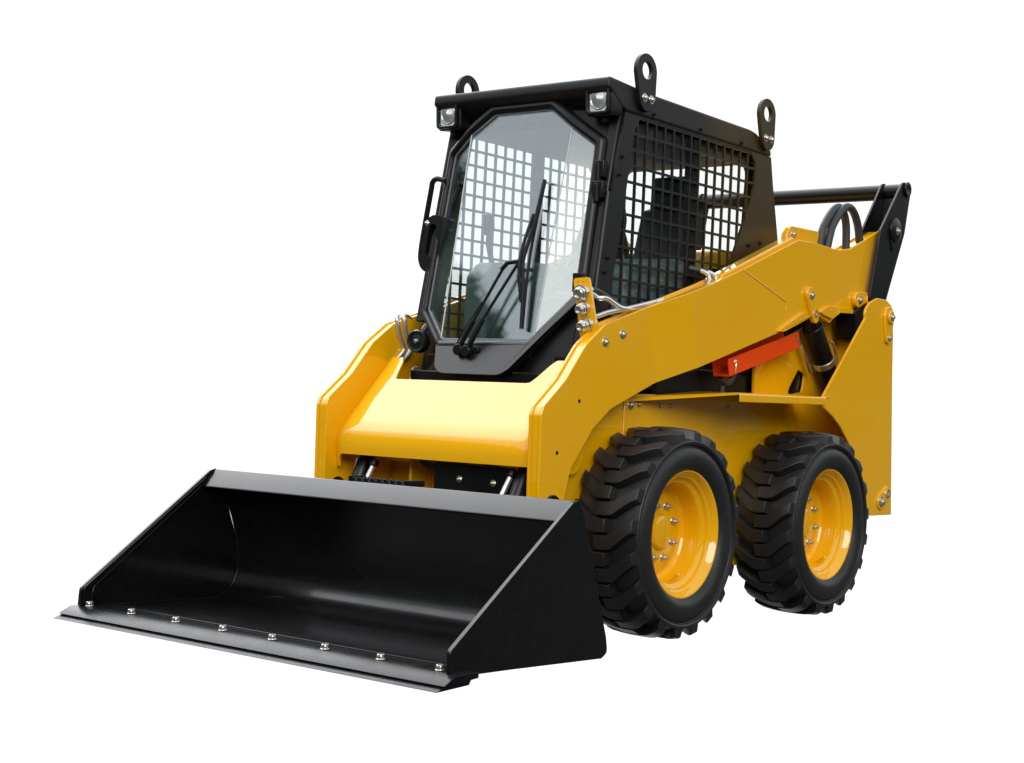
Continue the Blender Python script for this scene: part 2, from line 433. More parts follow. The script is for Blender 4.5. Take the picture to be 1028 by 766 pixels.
# raised ribs along the lower edge near the cylinder pin
b = MB()
b.prism(fillet([(.90,1.19),(1.0,1.235),(1.13,1.29),(1.20,1.275),(1.24,1.285),(1.255,1.293),(.962,1.196)], .01, 2), .5765, .5895)
b.prism(fillet([(1.27,1.30),(1.36,1.335),(1.58,1.34),(1.69,1.322),(1.476,1.314),(1.40,1.28)], .01, 2), .5765, .5895)
b.build('edge_rib', 'yellow', arm, bevel=.0015)
b = MB(); b.cyl((.485,-.585,.485),(.5535,-.585,.485),.042,n=28); b.lathe([(0,.004),(.012,.004),(.014,0)], (.5535,-.585,.485), (1,0,0), 12); b.build('pivot_cap', 'black', arm, bevel=.003)
arm_l = mirror_x(arm)
b = MB(); b.prism(fillet([(-.36,1.075),(-.345,1.10),(-.21,1.165),(-.15,1.185),(-.02,1.22),(-.02,1.15),(-.2,1.12)], .01, 2), -.56, -.548); b.build('guard_plate', 'yellow', arm_l, bevel=.003)

# ---- front cowl between the arms
b = MB()
prof = [(-.614,.56),(-.619,.59),(-.623,.62),(-.6255,.648),(-.625,.668),(-.6215,.690),(-.615,.710),(-.605,.729),(-.592,.747),(-.577,.764)]
while prof[-1][1] < 1.02:
    y, z = prof[-1]; prof.append((y+.0175, z+.0185))
ln = [0]
for i in range(1, len(prof)): ln.append(ln[-1]+math.dist(prof[i], prof[i-1]))
def at_t(t):
    for i in range(1, len(prof)):
        if t <= ln[i] or i == len(prof)-1:
            k = (t-ln[i-1])/(ln[i]-ln[i-1]); return (prof[i-1][0]+k*(prof[i][0]-prof[i-1][0]), prof[i-1][1]+k*(prof[i][1]-prof[i-1][1]))
def t_of_z(z):
    for i in range(1, len(prof)):
        if z <= prof[i][1] or i == len(prof)-1:
            return ln[i-1]+(z-prof[i-1][1])/(prof[i][1]-prof[i-1][1])*(ln[i]-ln[i-1])
def sm(a, b_, x): t = min(1, max(0, (x-a)/(b_-a))); return t*t*(3-2*t)
xs = sorted(set([round(-.487+.974*i/60, 4) for i in range(61)] + [s*v for s in (1,-1) for v in (.31,.32,.33,.34,.35,.36,.37,.435,.44,.445,.45,.455,.46,.4625,.465)]))
rows = 26; V = []
for x in xs:
    ax = abs(x)
    ztop = .914+.088*sm(.30,.375,ax) if x > 0 else .914+.088*sm(.345,.385,ax)
    zb = .618-(.05*(1-math.sqrt(max(0, 1-min(1, max(0,(ax-.435)/.03))**2))) if x < 0 else 0)
    t0, t1 = t_of_z(zb), t_of_z(ztop)
    d = (.026 if x < 0 else .012)*max(0, (ax-.425)/.062)**2
    for j in range(rows+1):
        y, z = at_t(t0+(t1-t0)*j/rows)
        k = sm(.66,.75,z)
        V.append((x, y+d*(.8-.1*k), z-d*k*.8))
R1 = rows+1
b.mesh_add(V, [(i*R1+j, (i+1)*R1+j, (i+1)*R1+j+1, i*R1+j+1) for i in range(len(xs)-1) for j in range(rows)])
cw = b.build('front_cowl', 'yellow', root, smooth=60)
sd = cw.modifiers.new('thickness', 'SOLIDIFY'); sd.thickness = .008; sd.offset = -1
es = cw.modifiers.new('crisp_rim', 'EDGE_SPLIT'); es.split_angle = math.radians(50)
b = MB()   # cross tube and mounts behind the cowl
b.cyl((-.488,-.40,.66),(.488,-.40,.66),.07,n=28)
b.box((-.2,-.50,.45),(-.185,-.38,.64)); b.box((-.41,-.56,.45),(-.40,-.38,.62)); b.build('cross_tube', 'yellow', root, bevel=.003)
b = MB()
b.tube([(-.16,-.47,.625),(-.10,-.49,.592),(0,-.49,.588),(.06,-.47,.607)], .021, k=6); b.tube([(.16,-.47,.62),(.24,-.49,.585),(.35,-.48,.57)], .021, k=6)
b.build('hose', 'hose', root)
# bucket tilt cylinders and coupler
for x, x2 in ((-.395,-.33),(.385,.338)):
    b = MB(); b.cyl((x,-.52,.62),(x,-.66,.34),.03); c = b.build('tilt_cylinder', 'grey', root, bevel=.004)
    b = MB(); b.cyl((x2,-.56,.575),(x2-.02,-.585,.50),.011); b.build('rod', 'chrome', c)
    b = MB(); b.cyl((x2+.004,-.552,.60),(x2,-.56,.577),.019); b.build('collar', 'grey', c, bevel=.003)
b = MB()
b.prism(fillet([(-.03,.46),(-.03,.60),(-.015,.612),(.33,.606),(.34,.59),(.34,.46)], .01), -.55, -.52, 'y')
b.box((-.47,-.66,.20),(.47,-.62,.48)); cp = b.build('coupler_frame', 'black', root, bevel=.004)
hexbolt('bolt', (.093,-.55,.553), (0,-1,0), cp, r=.009); hexbolt('bolt', (.252,-.55,.548), (0,-1,0), cp, r=.009)

# ---- bucket
b = MB()
shell = [(-1.49,.046),(-1.2,.040),(-.90,.034),(-.85,.036),(-.80,.055),(-.765,.09),(-.748,.135),(-.748,.2),(-.762,.27),(-.79,.35),(-.825,.425),(-.85,.468)]
th = .012
def offs(pl, d):
    o = []
    for i in range(len(pl)):
        a, c = Vector(pl[max(i-1,0)]), Vector(pl[min(i+1,len(pl)-1)]); e = (c-a).normalized(); o.append((pl[i][0]+e.y*d, pl[i][1]-e.x*d))
    return o
b.prism(shell+offs(shell, th)[::-1], -.858, .858)
bk = b.build('bucket', 'bucket', root, smooth=30)
b = MB()
b.prism(fillet([(-.956,.466),(-.884,.536),(-.866,.528),(-.845,.47),(-.86,.455)], [.006,.008,.006,0,0], 4), -.856, .856)
b.build('top_lip', 'bucket', bk, bevel=.002)
b = MB()
sp = fillet([(-.881,.538),(-.907,.530),(-1.484,.112),(-1.488,.050),(-1.40,.036),(-.712,.016),(-.679,.033),(-.690,.084),(-.857,.512)], [.008,.01,.02,.005,0,.02,.02,.02,.01], 3)
b.prism(sp, .855, .868); p = b.build('side_plate', 'bucket', bk, bevel=.0015)
b = MB()
b.prism(fillet([(-.965,.47),(-1.435,.118),(-1.445,.055),(-1.478,.055),(-1.478,.113),(-.92,.515)], [.02,.03,0,0,.02,.02], 4), .848, .856); b.build('doubler', 'bucket', p, bevel=.003)
b = MB(); b.tube([(.846,y,z) for y,z in ((-.962,.468),(-1.425,.124),(-1.437,.112),(-1.442,.09),(-1.443,.055))], .003, n=6); b.build('weld_seam', 'edge', p)
b = MB(); b.tube([(.853,y,z+.002) for y,z in [(-1.40,.044)]+shell[2:]], .0032, n=6); b.build('weld_seam', 'edge', p)
mirror_x(p)
# cutting edge: base edge and bolt-on edge
b = MB()
ce = [(-1.550,.0235),(-1.500,.0480),(-1.405,.0505),(-1.395,.0490),(-1.395,.032),(-1.50,.024)]
b.prism(ce, -.893, .905); e1 = b.build('cutting_edge', 'edge', bk, bevel=.0015)
b = MB(); b.prism([(-1.575,.008),(-1.535,.0235),(-1.42,.0285),(-1.43,.014)], -.888, .898); b.build('bolt_on_edge', 'edge', e1, bevel=.001)
b = MB(); b.box((-.858,-1.395,.044),(.858,-1.35,.0535)); b.build('weld_strip', 'edge', bk, bevel=.003)
for i in range(8):
    x = -.832+1.645*i/7
    q = MB(); q.lathe([(.017,0),(.017,.003),(.015,.004)], (x,-1.462,.050), (0,-.06,1), 16)
    q.cyl((x,-1.462,.052),(x,-1.463,.067),.0155,.0135,n=8); q.build('edge_bolt', M['nickel'], e1, bevel=.002, seg=1)
# anti-slip step on the top edge
b = MB()
b.box((-.150,-.872,.530),(.140,-.80,.536)); b.box((-.155,-.875,.525),(-.146,-.79,.552)); b.box((.112,-.872,.535),(.146,-.80,.552))
for i in range(8):
    for j in range(2):
        x = -.128+.032*i+(.016 if j else 0)
        b.lathe([(.0145,0),(.0125,.014),(.008,.014),(.007,.004),(0,.004)], (x,-.862+.036*j,.535), (0,0,1), 10)
b.build('step', 'edge', bk, bevel=.001, seg=1)

# ---- rear links, cross bar, lift cylinders, brace, hoses
b = MB()
lk = fillet([(2.03,1.985),(2.105,1.965),(2.113,1.93),(2.064,1.735),(1.894,1.411),(1.85,1.26),(1.76,1.26),(1.712,1.401),(1.800,1.721)], [.04,.05,.03,.04,.03,.04,.04,.03,.03])
b.prism(lk, .603, .616); ln_ = b.build('rear_link', 'black', root, bevel=.002)
lk2 = fillet([(2.03,1.985),(2.105,1.965),(2.113,1.93),(2.064,1.735),(2.045,1.68),(1.80,1.68),(1.821,1.721)], [.04,.05,.03,.04,0,0,.03])
b = MB(); b.prism(lk2, .500, .512)
b.mesh_add([(.512,2.0,1.70),(.603,2.0,1.70),(.603,2.04,1.91),(.512,2.04,1.91),(.512,2.012,1.70),(.603,2.012,1.70),(.603,2.052,1.91),(.512,2.052,1.91)], [(0,1,2,3),(7,6,5,4),(0,4,5,1),(1,5,6,2),(2,6,7,3),(3,7,4,0)]); b.build('inner_plate', 'black', ln_, bevel=.002)
b = MB(); b.prism(fillet([(1.60,1.335),(1.62,1.20),(1.86,1.18),(1.88,1.40),(1.77,1.40)], .02), .50, .6025); b.build('lower_block', 'black', ln_, bevel=.003)
b = MB(); b.lathe([(.018,.008),(.026,.012),(.036,.010),(.036,0)], (.616,2.066,1.948), (1,0,0), 24); b.build('pin_boss', 'black', ln_, bevel=.002)
b = MB(); b.lathe([(0,.016),(.045,.015),(.058,.010),(.060,0)], (.616,1.948,1.738), (1,0,0), 32)
b.prism(obround((1.948,1.738),(1.935,1.66),.058,.02), .616, .622); b.build('pin_cap', 'black', ln_, bevel=.002)
hexbolt('bolt', (.631,1.955,1.735), (1,0,0), ln_, r=.013)
mirror_x(ln_)
b = MB(); b.cyl((-.60,2.058,1.938),(.60,2.058,1.938),.038,n=32); b.build('cross_bar', 'black', root)
b = MB(); b.cyl((.53,1.245,1.37),(.53,1.33,1.22),.036,n=24); b.cyl((.53,1.32,1.24),(.53,1.62,.89),.046,n=28); lc = b.build('lift_cylinder', 'black', root, bevel=.004)
d = Vector((0,.3,-.35)).normalized()
b = MB(); p0 = Vector((.53,1.44,1.10)); b.cyl(p0, p0+d*.03, .051, n=28); b.build('clamp_band', 'zinc', lc, bevel=.002)
b = MB(); b.tube([(.578,1.40,1.18),(.583,1.43,1.17),(.585,1.46,1.12),(.585,1.47,1.08)], .006, k=4); b.tube([(.50,1.28,1.16),(.50,1.33,1.10),(.505,1.38,1.04)], .009, k=4); b.build('line', 'zinc', lc)
mirror_x(lc)
b = MB()   # C-channel brace
A, B_ = Vector((0,.572,1.022)), Vector((0,1.165,1.173)); u = (B_-A).normalized(); w = Vector((0,-u.z,u.y)); L_ = (B_-A).length
T = Matrix(((1,0,0,0),(0,u.y,w.y,A.y),(0,u.z,w.z,A.z),(0,0,0,1)))
cs = [(.553,-.036),(.553,.036),(.547,.036),(.547,-.03),(.48,-.03),(.48,.036),(.474,.036),(.474,-.036)]
nn = len(cs); vv = [(x,-0.0,z) for x,z in cs]+[(x,L_,z) for x,z in cs]
b.mesh_add(vv, [tuple(range(nn)), tuple(range(nn,2*nn))[::-1]]+[(i,(i+1)%nn,nn+(i+1)%nn,nn+i) for i in range(nn)], T)
br = b.build('lift_arm_brace', 'red', root, bevel=.002)
b = MB()
pp = [T @ Vector((.5545,q,z)) for q, z in ((.035,.016),(.05,.022),(.058,.012),(.052,-.004),(.045,-.03))]
b.tube(pp, .0032, n=6, k=4)
b.tube([T @ Vector((.5545,q,z)) for q, z in ((.035,.016),(.062,.018))], .003, n=6); b.build('retaining_clip', 'nickel', br)
b = MB(); pp = [T @ Vector((.5545,q,z)) for q, z in ((L_-.03,.03),(L_-.02,.0),(L_-.006,-.02))]; b.tube(pp, .003, n=6, k=3); b.build('retaining_clip', 'nickel', br)
b = MB(); b.tube([(.50,.60,.985),(.50,.66,.97),(.50,.70,1.0)], .016, k=4); b.cyl((.49,.63,.91),(.49,.63,.95),.011); b.build('fitting', 'hose', root)
b = MB()
b.tube([(.535,1.34,1.52),(.53,1.37,1.64),(.53,1.405,1.71),(.53,1.49,1.785),(.53,1.56,1.795),(.53,1.61,1.74),(.53,1.622,1.64),(.53,1.62,1.55)], .0185, n=14, k=6)
b.tube([(.555,1.36,1.52),(.555,1.40,1.64),(.55,1.45,1.715),(.55,1.545,1.795),(.55,1.625,1.80),(.55,1.69,1.74),(.55,1.72,1.64),(.55,1.71,1.56)], .0185, n=14, k=6)
b.build('hydraulic_hose', 'hose', root)

# ---- cab
def yd(z): return -.135-(2.015-z)*.193
def fold(z): return .226+(z-1.072)*.0284
def ydoor(x, z): return yd(z)+.36*max(0, abs(x)-fold(z))
b = MB()
opening = fillet([(-.135,1.10),(-.118,1.285),(-.073,1.477),(-.004,1.897),(.035,1.957),(.885,1.957),(.94,1.915),(.93,1.804),(.864,1.667),(.77,1.49),(.70,1.35),(.66,1.10)], [.03,0,0,.05,.03,.03,.04,.08,.05,0,.05,.03], 4)
sidep = [(-.29,.92),(-.222,1.202),(-.205,1.314),(-.125,1.715),(-.07,1.962),(1.068,1.962),(1.094,1.848),(1.161,1.602),(1.22,1.30),(1.22,.92)]
b.holed(sidep, [opening], .418, .430)
b.holed([(-.20,.92),(-.15,1.202),(-.135,1.314),(-.075,1.715),(-.04,1.962)]+sidep[5:], [[(max(y,-.11+max(0,(z-1.1)*.13)),z) for y,z in opening]], -.418, -.430)
# rear wall with the rear window
rw = fillet([(-.41,.95),(-.41,2.0),(.41,2.0),(.41,.95)], .01, 2)
rwin = fillet([(-.33,1.48),(-.33,1.945),(.31,1.945),(.29,1.48)], .06, 5)
b.holed(rw, [rwin], 1.06, 1.075, 'y')
b.box((-.41,-.25,.92),(.41,1.06,.935))
# B posts
for s in (1, -1): b.box((min(s*.375,s*.415), .455, .95), (max(s*.375,s*.415), .50, 1.97))
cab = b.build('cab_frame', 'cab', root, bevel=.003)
# front surround: plate around the door with hinge posts
door_out = [(-.155,2.02),(.155,2.02),(.386,1.853),(.398,1.232),(.158,.95),(-.158,.95),(-.388,1.20),(-.376,1.851)]
b = MB()
outer = [(-.40,2.0),(-.395,1.25),(-.35,1.0),(-.33,.90),(.30,.90),(.405,1.0),(.412,2.0)]
op = dense(outer, 8); dp = dense(fillet([(x*.97, 1.5+(z-1.5)*.97) for x, z in door_out], .02, 2), 4)
bb = MB(); bb.holed(op, [dp], 0, .012, 'y')
for v in bb.bm.verts: v.co.y += ydoor(v.co.x, v.co.z)*.9 + yd(v.co.z)*.1 + .035
bb.build('front_surround', 'black', cab)
for s in (1, -1):
    b = MB()
    x0, x1 = sorted((s*.375, s*.4165))
    v = []
    for z in (1.0 if s > 0 else 1.15, 1.97):
        y0 = -.135+(z-1.715)*.20 ; v += [(x0,y0-.01,z),(x1,y0+.005,z),(x1,y0+.10,z),(x0,y0+.10,z)]
    b.mesh_add(v, [(0,1,2,3),(4,7,6,5),(0,4,5,1),(1,5,6,2),(2,6,7,3),(3,7,4,0)])
    b.build('front_post', 'black', cab, bevel=.006)
b = MB()
b.box((-.345,-.27,.87),(.40,-.245,1.02)); b.box((-.36,-.34,.86),(.33,-.26,.955)); b.build('front_sill', 'black', cab, bevel=.006)
b = MB()
roof = fillet([(-.186,2.076),(-.190,2.035),(-.10,1.975),(-.055,1.9635),(.9,1.9635),(1.067,1.9635),(1.062,1.99),(.93,2.045),(.875,2.052),(.1,2.06)], [.012,.015,.02,0,0,0,.01,.04,.04,0], 3)
b.prism(roof, -.433, .433); b.build('roof', 'cab', root, bevel=.012, seg=3)
b = MB(); b.box((-.40,-.05,1.93),(.40,1.04,1.958)); b.build('headliner', 'trim', cab, bevel=.01)
# lifting lugs with bolts
def lug(sx, y0, lean=0):
    q = MB()
    o = obround((y0+.008,2.132),(y0+.020,2.035),.070,.055,12)
    q.holed(o, [circle((y0+.010,2.137),.034,20)], sx*.434, sx*.452)
    l = q.build('lifting_lug', 'cab', root, bevel=.002)
    for dy in (-.002, .045): hexbolt('bolt', (sx*.452, y0+dy, 2.03), (sx,0,0), l, r=.012, h=.009, mat='nickel')
for sx in (1, -1): lug(sx, .026); lug(sx, .978)
# wire guards on both sides
def inside(p, poly):
    c = False
    for i in range(len(poly)):
        (x1,y1),(x2,y2) = poly[i-1], poly[i]
        if (y1 > p[1]) != (y2 > p[1]) and p[0] < (x2-x1)*(p[1]-y1)/(y2-y1)+x1: c = not c
    return c
def spans(poly, const, axis):
    ts = []
    for i in range(len(poly)):
        a, c = poly[i-1], poly[i]
        p, q = (a[0], a[1]) if axis == 0 else (a[1], a[0]); r, s = (c[0], c[1]) if axis == 0 else (c[1], c[0])
        if (p > const) != (r > const): ts.append(q+(const-p)/(r-p)*(s-q))
    ts.sort(); return list(zip(ts[0::2], ts[1::2]))
big = shrink(opening, -.008)
b = MB(); hw = .0049; pitch = .0655
y = -.11
k = 0
while y < .94:
    # upright wires lean with the front post
    for z0, z1 in spans(big, y, 0): b.box((.4195,y-hw,z0),(.4285,y+hw,z1))
    y += pitch
z = 1.137
while z < 1.96:
    for y0, y1 in spans(big, z, 1): b.box((.4190,y0,z-hw),(.4280,y1,z+hw))
    z += .0628
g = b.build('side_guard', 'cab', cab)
mirror_x(g)
b = MB(); b.prism(big, .398, .402); sg = b.build('side_window', 'sideglass', cab); mirror_x(sg)
b = MB(); b.prism([(-.34,1.47),(-.34,1.95),(.32,1.95),(.32,1.47)], 1.05, 1.054, 'y'); b.build('rear_window', 'sideglass', cab)
for (y, z) in ((-.08,1.79),(-.095,1.72),(-.15,1.40),(-.165,1.345),(-.185,1.25),(.12,1.985),(.47,1.985),(.80,1.982),(.9,1.56),(1.0,1.58)):
    hexbolt('bolt', (.430 if z < 1.97 else .433, y, z), (1,0,0), cab, r=.008, h=.006, mat='black')

# ---- door with windscreen
def surf(poly_o, poly_i, name, mat, parent, dy0, dy1, k=6, bev=.002):
    q = MB(); o, i_ = dense(poly_o, k), dense(poly_i, k); n = len(o); V = []
    for dy in (dy0, dy1):
        for pl in (o, i_): V += [(x, ydoor(x, z)+dy, z) for x, z in pl]
    F = []
    for a in range(n):
        c = (a+1) % n
        F += [(a, c, n+c, n+a), (2*n+a, 3*n+a, 3*n+c, 2*n+c), (a, 2*n+a, 2*n+c, c), (n+a, n+c, 3*n+c, 3*n+a)]
    q.mesh_add(V, F); return q.build(name, mat, parent, bevel=bev, seg=3)
fo = fillet(door_out, .035, 4)
gl_out = [(-.14,1.985),(.14,1.985),(.352,1.833),(.362,1.252),(.216,1.073),(-.216,1.073),(-.325,1.10),(-.355,1.20),(-.352,1.833)]
gi_src = [(-.14,1.985),(.14,1.985),(.352,1.833),(.362,1.252),(.216,1.073),(-.216,1.073),(-.362,1.20),(-.352,1.833)]
gi = fillet(gi_src, .03, 4)
do8 = fillet([(-.156,2.02),(.156,2.02),(.387,1.853),(.399,1.236),(.24,1.04),(-.24,1.04),(-.388,1.185),(-.380,1.853)], .035, 4)
door = surf(do8, gi, 'cab_door', 'black', root, -.024, .02, bev=.015)
surf(shrink(gi, -.004), shrink(gi, .009), 'window_seal', 'seal', door, -.004, .004)
# windscreen in three facets
q = MB()
def gsheet(q, poly, dy):
    bm = q.bm; vs = [bm.verts.new((x, 0, z)) for x, z in poly]; bm.faces.new(vs)
gsheet(q, shrink(gi, .002), 0)
for s in (1, -1):
    bmesh.ops.bisect_plane(q.bm, geom=q.bm.verts[:]+q.bm.edges[:]+q.bm.faces[:], plane_co=(s*.226,0,1.072), plane_no=Vector((1,0,-s*.0284)).normalized())
for v in q.bm.verts: v.co.y = ydoor(v.co.x, v.co.z)
ws = q.build('windscreen', 'glass', door, smooth=5)
for p_ in ws.data.polygons: p_.use_smooth = False
sd = ws.modifiers.new('thickness', 'SOLIDIFY'); sd.thickness = .005; sd.offset = -1
for s in (1, -1):
    b = MB(); b.tube([(s*fold(z), yd(z)-.0015, z) for z in (1.08,1.5,1.93)], .0026, n=6); b.build('glass_joint', 'glassedge', door)
# lower door panel
b = MB()
V = []
pan = fillet([(-.238,1.066),(-.172,.940),(.155,.938),(.30,1.120),(.397,1.228),(.366,1.256),(.222,1.066)], [.01,.06,.08,0,.01,.01,.02], 4)
def bulge(x, z):
    if x > .2: d = max(0, (1.075-z)+(x-.21)*1.25)*.62
    else: d = 1.068-z
    return .016+.045*min(1, max(0, d)/.085)
for t in (0, .05):
    V += [(x, ydoor(x, z)-bulge(x, z)+t, z) for x, z in pan]
n = len(pan)
b.mesh_add(V, [tuple(range(n)), tuple(range(n,2*n))[::-1]]+[(i,(i+1)%n,n+(i+1)%n,n+i) for i in range(n)])
b.build('door_panel', 'grey', door, bevel=.022, seg=5)
# wipers
def D(x, z, o=0): return (x, ydoor(x, z)-.012-o, z)
b = MB()
b.cyl(D(-.085,1.035,-.01), D(-.085,1.035,.05), .022); b.cyl(D(-.045,1.03,-.01), D(-.045,1.03,.05), .022)
b.cyl(D(-.01,1.035,-.01), D(-.01,1.035,.03), .014)
wm = b.build('wiper', 'black', door, bevel=.003)
b = MB()
b.tube([D(-.085,1.035,.04), D(-.06,1.09,.045), D(-.03,1.15,.045)], .011); b.tube([D(-.03,1.15,.045), D(.07,1.355,.04)], .006)
b.tube([D(-.045,1.03,.04), D(-.01,1.10,.045), D(.015,1.155,.045)], .011); b.tube([D(.015,1.155,.045), D(.14,1.375,.04)], .006)
b.tube([D(.06,1.345,.04), D(.085,1.372,.04), D(.14,1.376,.04)], .009)
b.build('wiper_arm', 'black', wm)
b = MB()
b.tube([D(.175,1.695,.012), D(.165,1.52,.02), D(.15,1.38,.03), D(.165,1.28,.022), D(.18,1.12,.012)], .0075, n=8, k=5)
b.tube([D(.172,1.69,.004), D(.158,1.40,.004), D(.178,1.12,.004)], .006, n=8, k=5)
b.tube([D(.155,1.56,.02), D(.145,1.38,.045), D(.165,1.22,.02)], .007, n=8, k=5)
b.build('wiper_blade', 'black', wm)
b = MB(); b.tube([D(-.10,1.03,.03), D(-.105,1.06,.03), D(-.06,1.12,.05), D(-.0,1.22,.05)], .003, n=6, k=4); b.build('washer_hose', 'black', wm)
# hinges
for z in (1.735, 1.655):
    b = MB(); yy = ydoor(.38, z)-.016
    b.box((.366,yy-.014,z-.035),(.418,yy+.012,z+.03) if z < 1.7 else (.41,yy+.012,z+.03)); b.cyl((.384 if z > 1.7 else .392,yy-.012,z-.05),(.384 if z > 1.7 else .392,yy-.012,z+.02),.012)
    b.build('hinge', 'black', door, bevel=.003)
b = MB(); b.cyl((.424,-.216,1.22),(.424,-.152,1.645),.0115,n=16); b.build('hinge_rod', M['grey'], door)
b = MB(); b.box((.372,-.285,1.26),(.418,-.27,1.33)); b.build('latch_plate', 'black', door, bevel=.002)
# outside grab handle on the left edge
b = MB()
b.tube([(-.345,-.195,1.722),(-.385,-.20,1.732),(-.408,-.20,1.72),(-.414,-.20,1.69),(-.437,-.20,1.56),(-.455,-.20,1.44),(-.450,-.20,1.395),(-.43,-.20,1.37),(-.395,-.20,1.365)], .0115, n=10, k=4)
hd = b.build('door_handle', 'black', root)
b = MB()
T = Matrix.Translation((0,-.212,0))
b.holed(fillet([(-.452,1.40),(-.44,1.366),(-.35,1.368),(-.33,1.575),(-.385,1.585),(-.424,1.570)], .02, 4), [fillet([(-.425,1.425),(-.382,1.412),(-.368,1.545),(-.402,1.548)], .012, 4)], 0, .034, 'y', T); b.build('latch_cover', 'grey', hd, bevel=.007, seg=3)
hexbolt('bolt', (-.418,-.213,1.552), (0,-1,0), hd, r=.008, h=.006, mat='nickel')
# horn
b = MB(); b.lathe([(0,.012),(.010,.012),(.012,.006),(.03,.004),(.034,.010),(.041,.012),(.046,.004),(.046,-.022),(.03,-.05),(0,-.05)], (-.348,-.318,1.068), (.15,-1,0), 36); hn = b.build('horn', 'grey', root)
b = MB(); b.lathe([(0,.017),(.008,.016),(.011,.011)], (-.346,-.319,1.068), (.15,-1,0), 14); b.build('horn_cap', 'nickel', hn)
b = MB(); b.cyl((-.345,-.285,1.115),(-.325,-.285,1.135),.013); b.build('fitting', 'nickel', hn)

# ---- work lights
for s in (1, -1):
    b = MB(); x = s*.371; T = Matrix.Translation((x,-.138,1.998)) @ Matrix.Rotation(math.radians(4),4,'X')
    b.prism(fillet([(-.060,-.062),(.060,-.062),(.060,.060),(-.060,.060)], .018, 4), -.024, .045, 'y', T)
    b.box((-.012,.0,-.085),(.012,.03,-.05), T)
    l = b.build('work_light', 'grey', root, bevel=.006)
    b = MB(); b.prism(fillet([(-.044,-.046),(.044,-.046),(.044,.046),(-.044,.046)], .012, 4), -.0268, -.02, 'y', T); b.build('reflector', 'lens', l, bevel=.003)
    b = MB()
    for v in [(0,0)]:
        c0 = T @ Vector((0,-.027,0)); b.lathe([(.040,.0003),(.036,.004),(.034,.0005),(.020,.0015),(.012,.007),(.006,.0095),(0,.010)], c0, (T.to_3x3() @ Vector((0,-1,0))), 24)
    b.build('bulb', 'chrome', l)
    b = MB(); b.prism(fillet([(-.043,-.045),(.043,-.045),(.043,.045),(-.043,.045)], .012, 4), -.0415, -.0395, 'y', T); b.build('lens', 'sideglass', l)
    b = MB(); b.holed(fillet([(-.053,-.056),(.053,-.056),(.053,.056),(-.053,.056)], .017, 4), [fillet([(-.043,-.045),(.043,-.045),(.043,.045),(-.043,.045)], .012, 4)], -.043, -.02, 'y', T); b.build('bezel', 'grey', l, bevel=.003)

# ---- seat and controls
b = MB()
b.prism(fillet([(.30,1.18),(.28,1.28),(.32,1.32),(.80,1.29),(.82,1.18)], .03), -.23, .23); st = b.build('seat', 'seat', root, bevel=.03, seg=3)
b = MB(); b.prism(fillet([(.74,1.29),(.86,1.31),(.97,1.70),(.91,1.74),(.86,1.72)], .03), -.10, .14); b.build('backrest', 'seat', st, bevel=.04, seg=3)
b = MB(); b.prism(fillet([(.90,1.72),(.955,1.71),(.975,1.88),(.92,1.88)], .02), -.085, .105); b.build('headrest', 'seat', st, bevel=.025, seg=3)
b = MB(); b.box((-.22,.35,.94),(.22,.82,1.18)); b.build('seat_base', 'trim', st, bevel=.02)
b = MB()
for s in (1, -1):
    x0, x1 = sorted((s*.28, s*.40))
    b.prism(fillet([(.0,1.0),(.02,1.36),(.08,1.42),(.40,1.45),(.52,1.45),(.52,1.0)], .04), x0, x1)
co = b.build('side_console', 'console', root, bevel=.02)
b = MB()
for s in (1, -1):
    b.tube([(s*.34,.12,1.42),(s*.34,.09,1.50),(s*.33,.08,1.54)], .012); b.lathe([(.0,0),(.02,.005),(.026,.04),(.022,.09),(0,.10)], (s*.33,.08,1.53), (0,-.15,1), 16)
b.build('joystick', 'black', co)
b = MB(); b.box((-.395,-.20,.94),(.395,-.02,1.06)); b.box((-.395,1.02,.95),(.395,1.05,1.40)); b.build('floor_panel', 'trim', cab, bevel=.01)

# ---- hydraulic couplers at the left arm
b = MB()
V = []
cpoly = fillet([(.412,1.305),(.482,1.309),(.522,1.139),(.515,1.10),(.455,1.09)], [.012,.012,.01,0,0], 3)
cpoly = [(x, z) for x, z in cpoly]
T = Matrix.Translation((0,-.335,0))
b.holed(cpoly, [circle((.432,1.29),.004,10), circle((.456,1.29),.004,10)], 0, .010, 'y', T)
bq = b.build('coupler_bracket', 'yellow', root, bevel=.0015)
dr = Vector((-.05,-1,-.28)).normalized()
def coupler(p, r, mats, ln1, ln2):
    p = Vector(p); q = MB()
    q.lathe([(0,-.03),(r*1.05,-.03),(r*1.05,.0),(r*1.25,.0),(r*1.25,.018),(r*1.0,.02),(r*.95,ln1),(r*1.05,ln1+.002),(r*1.05,ln1+.010),(r*.9,ln1+.012),(r*.9,ln2-.004),(r*.8,ln2),(r*.62,ln2),(r*.6,ln2-.008),(0,ln2-.008)], p, dr, 24)
    return q.build('hydraulic_coupler', mats, bq, smooth=30)
coupler((.460,-.335,1.253), .0245, 'nickel', .016, .036)
coupler((.472,-.335,1.197), .0195, 'nickel', .018, .044)
coupler((.488,-.335,1.137), .021, 'nickel', .026, .052)
b = MB()
b.tube([(.475,-.32,1.255),(.487,-.29,1.24),(.50,-.285,1.235),(.515,-.26,1.235),(.52,-.17,1.208),(.52,-.05,1.222),(.52,.10,1.262)], .0095, k=5)
b.tube([(.482,-.32,1.172),(.495,-.30,1.168),(.51,-.24,1.188),(.52,-.12,1.212),(.525,.05,1.25)], .0095, k=5)
b.build('hydraulic_tube', 'chrome', root)
b = MB(); b.tube([(.47,-.31,1.262),(.475,-.27,1.262),(.49,-.20,1.235),(.50,-.15,1.21)], .013, k=5); b.build('hose', 'hose', root)
b = MB()
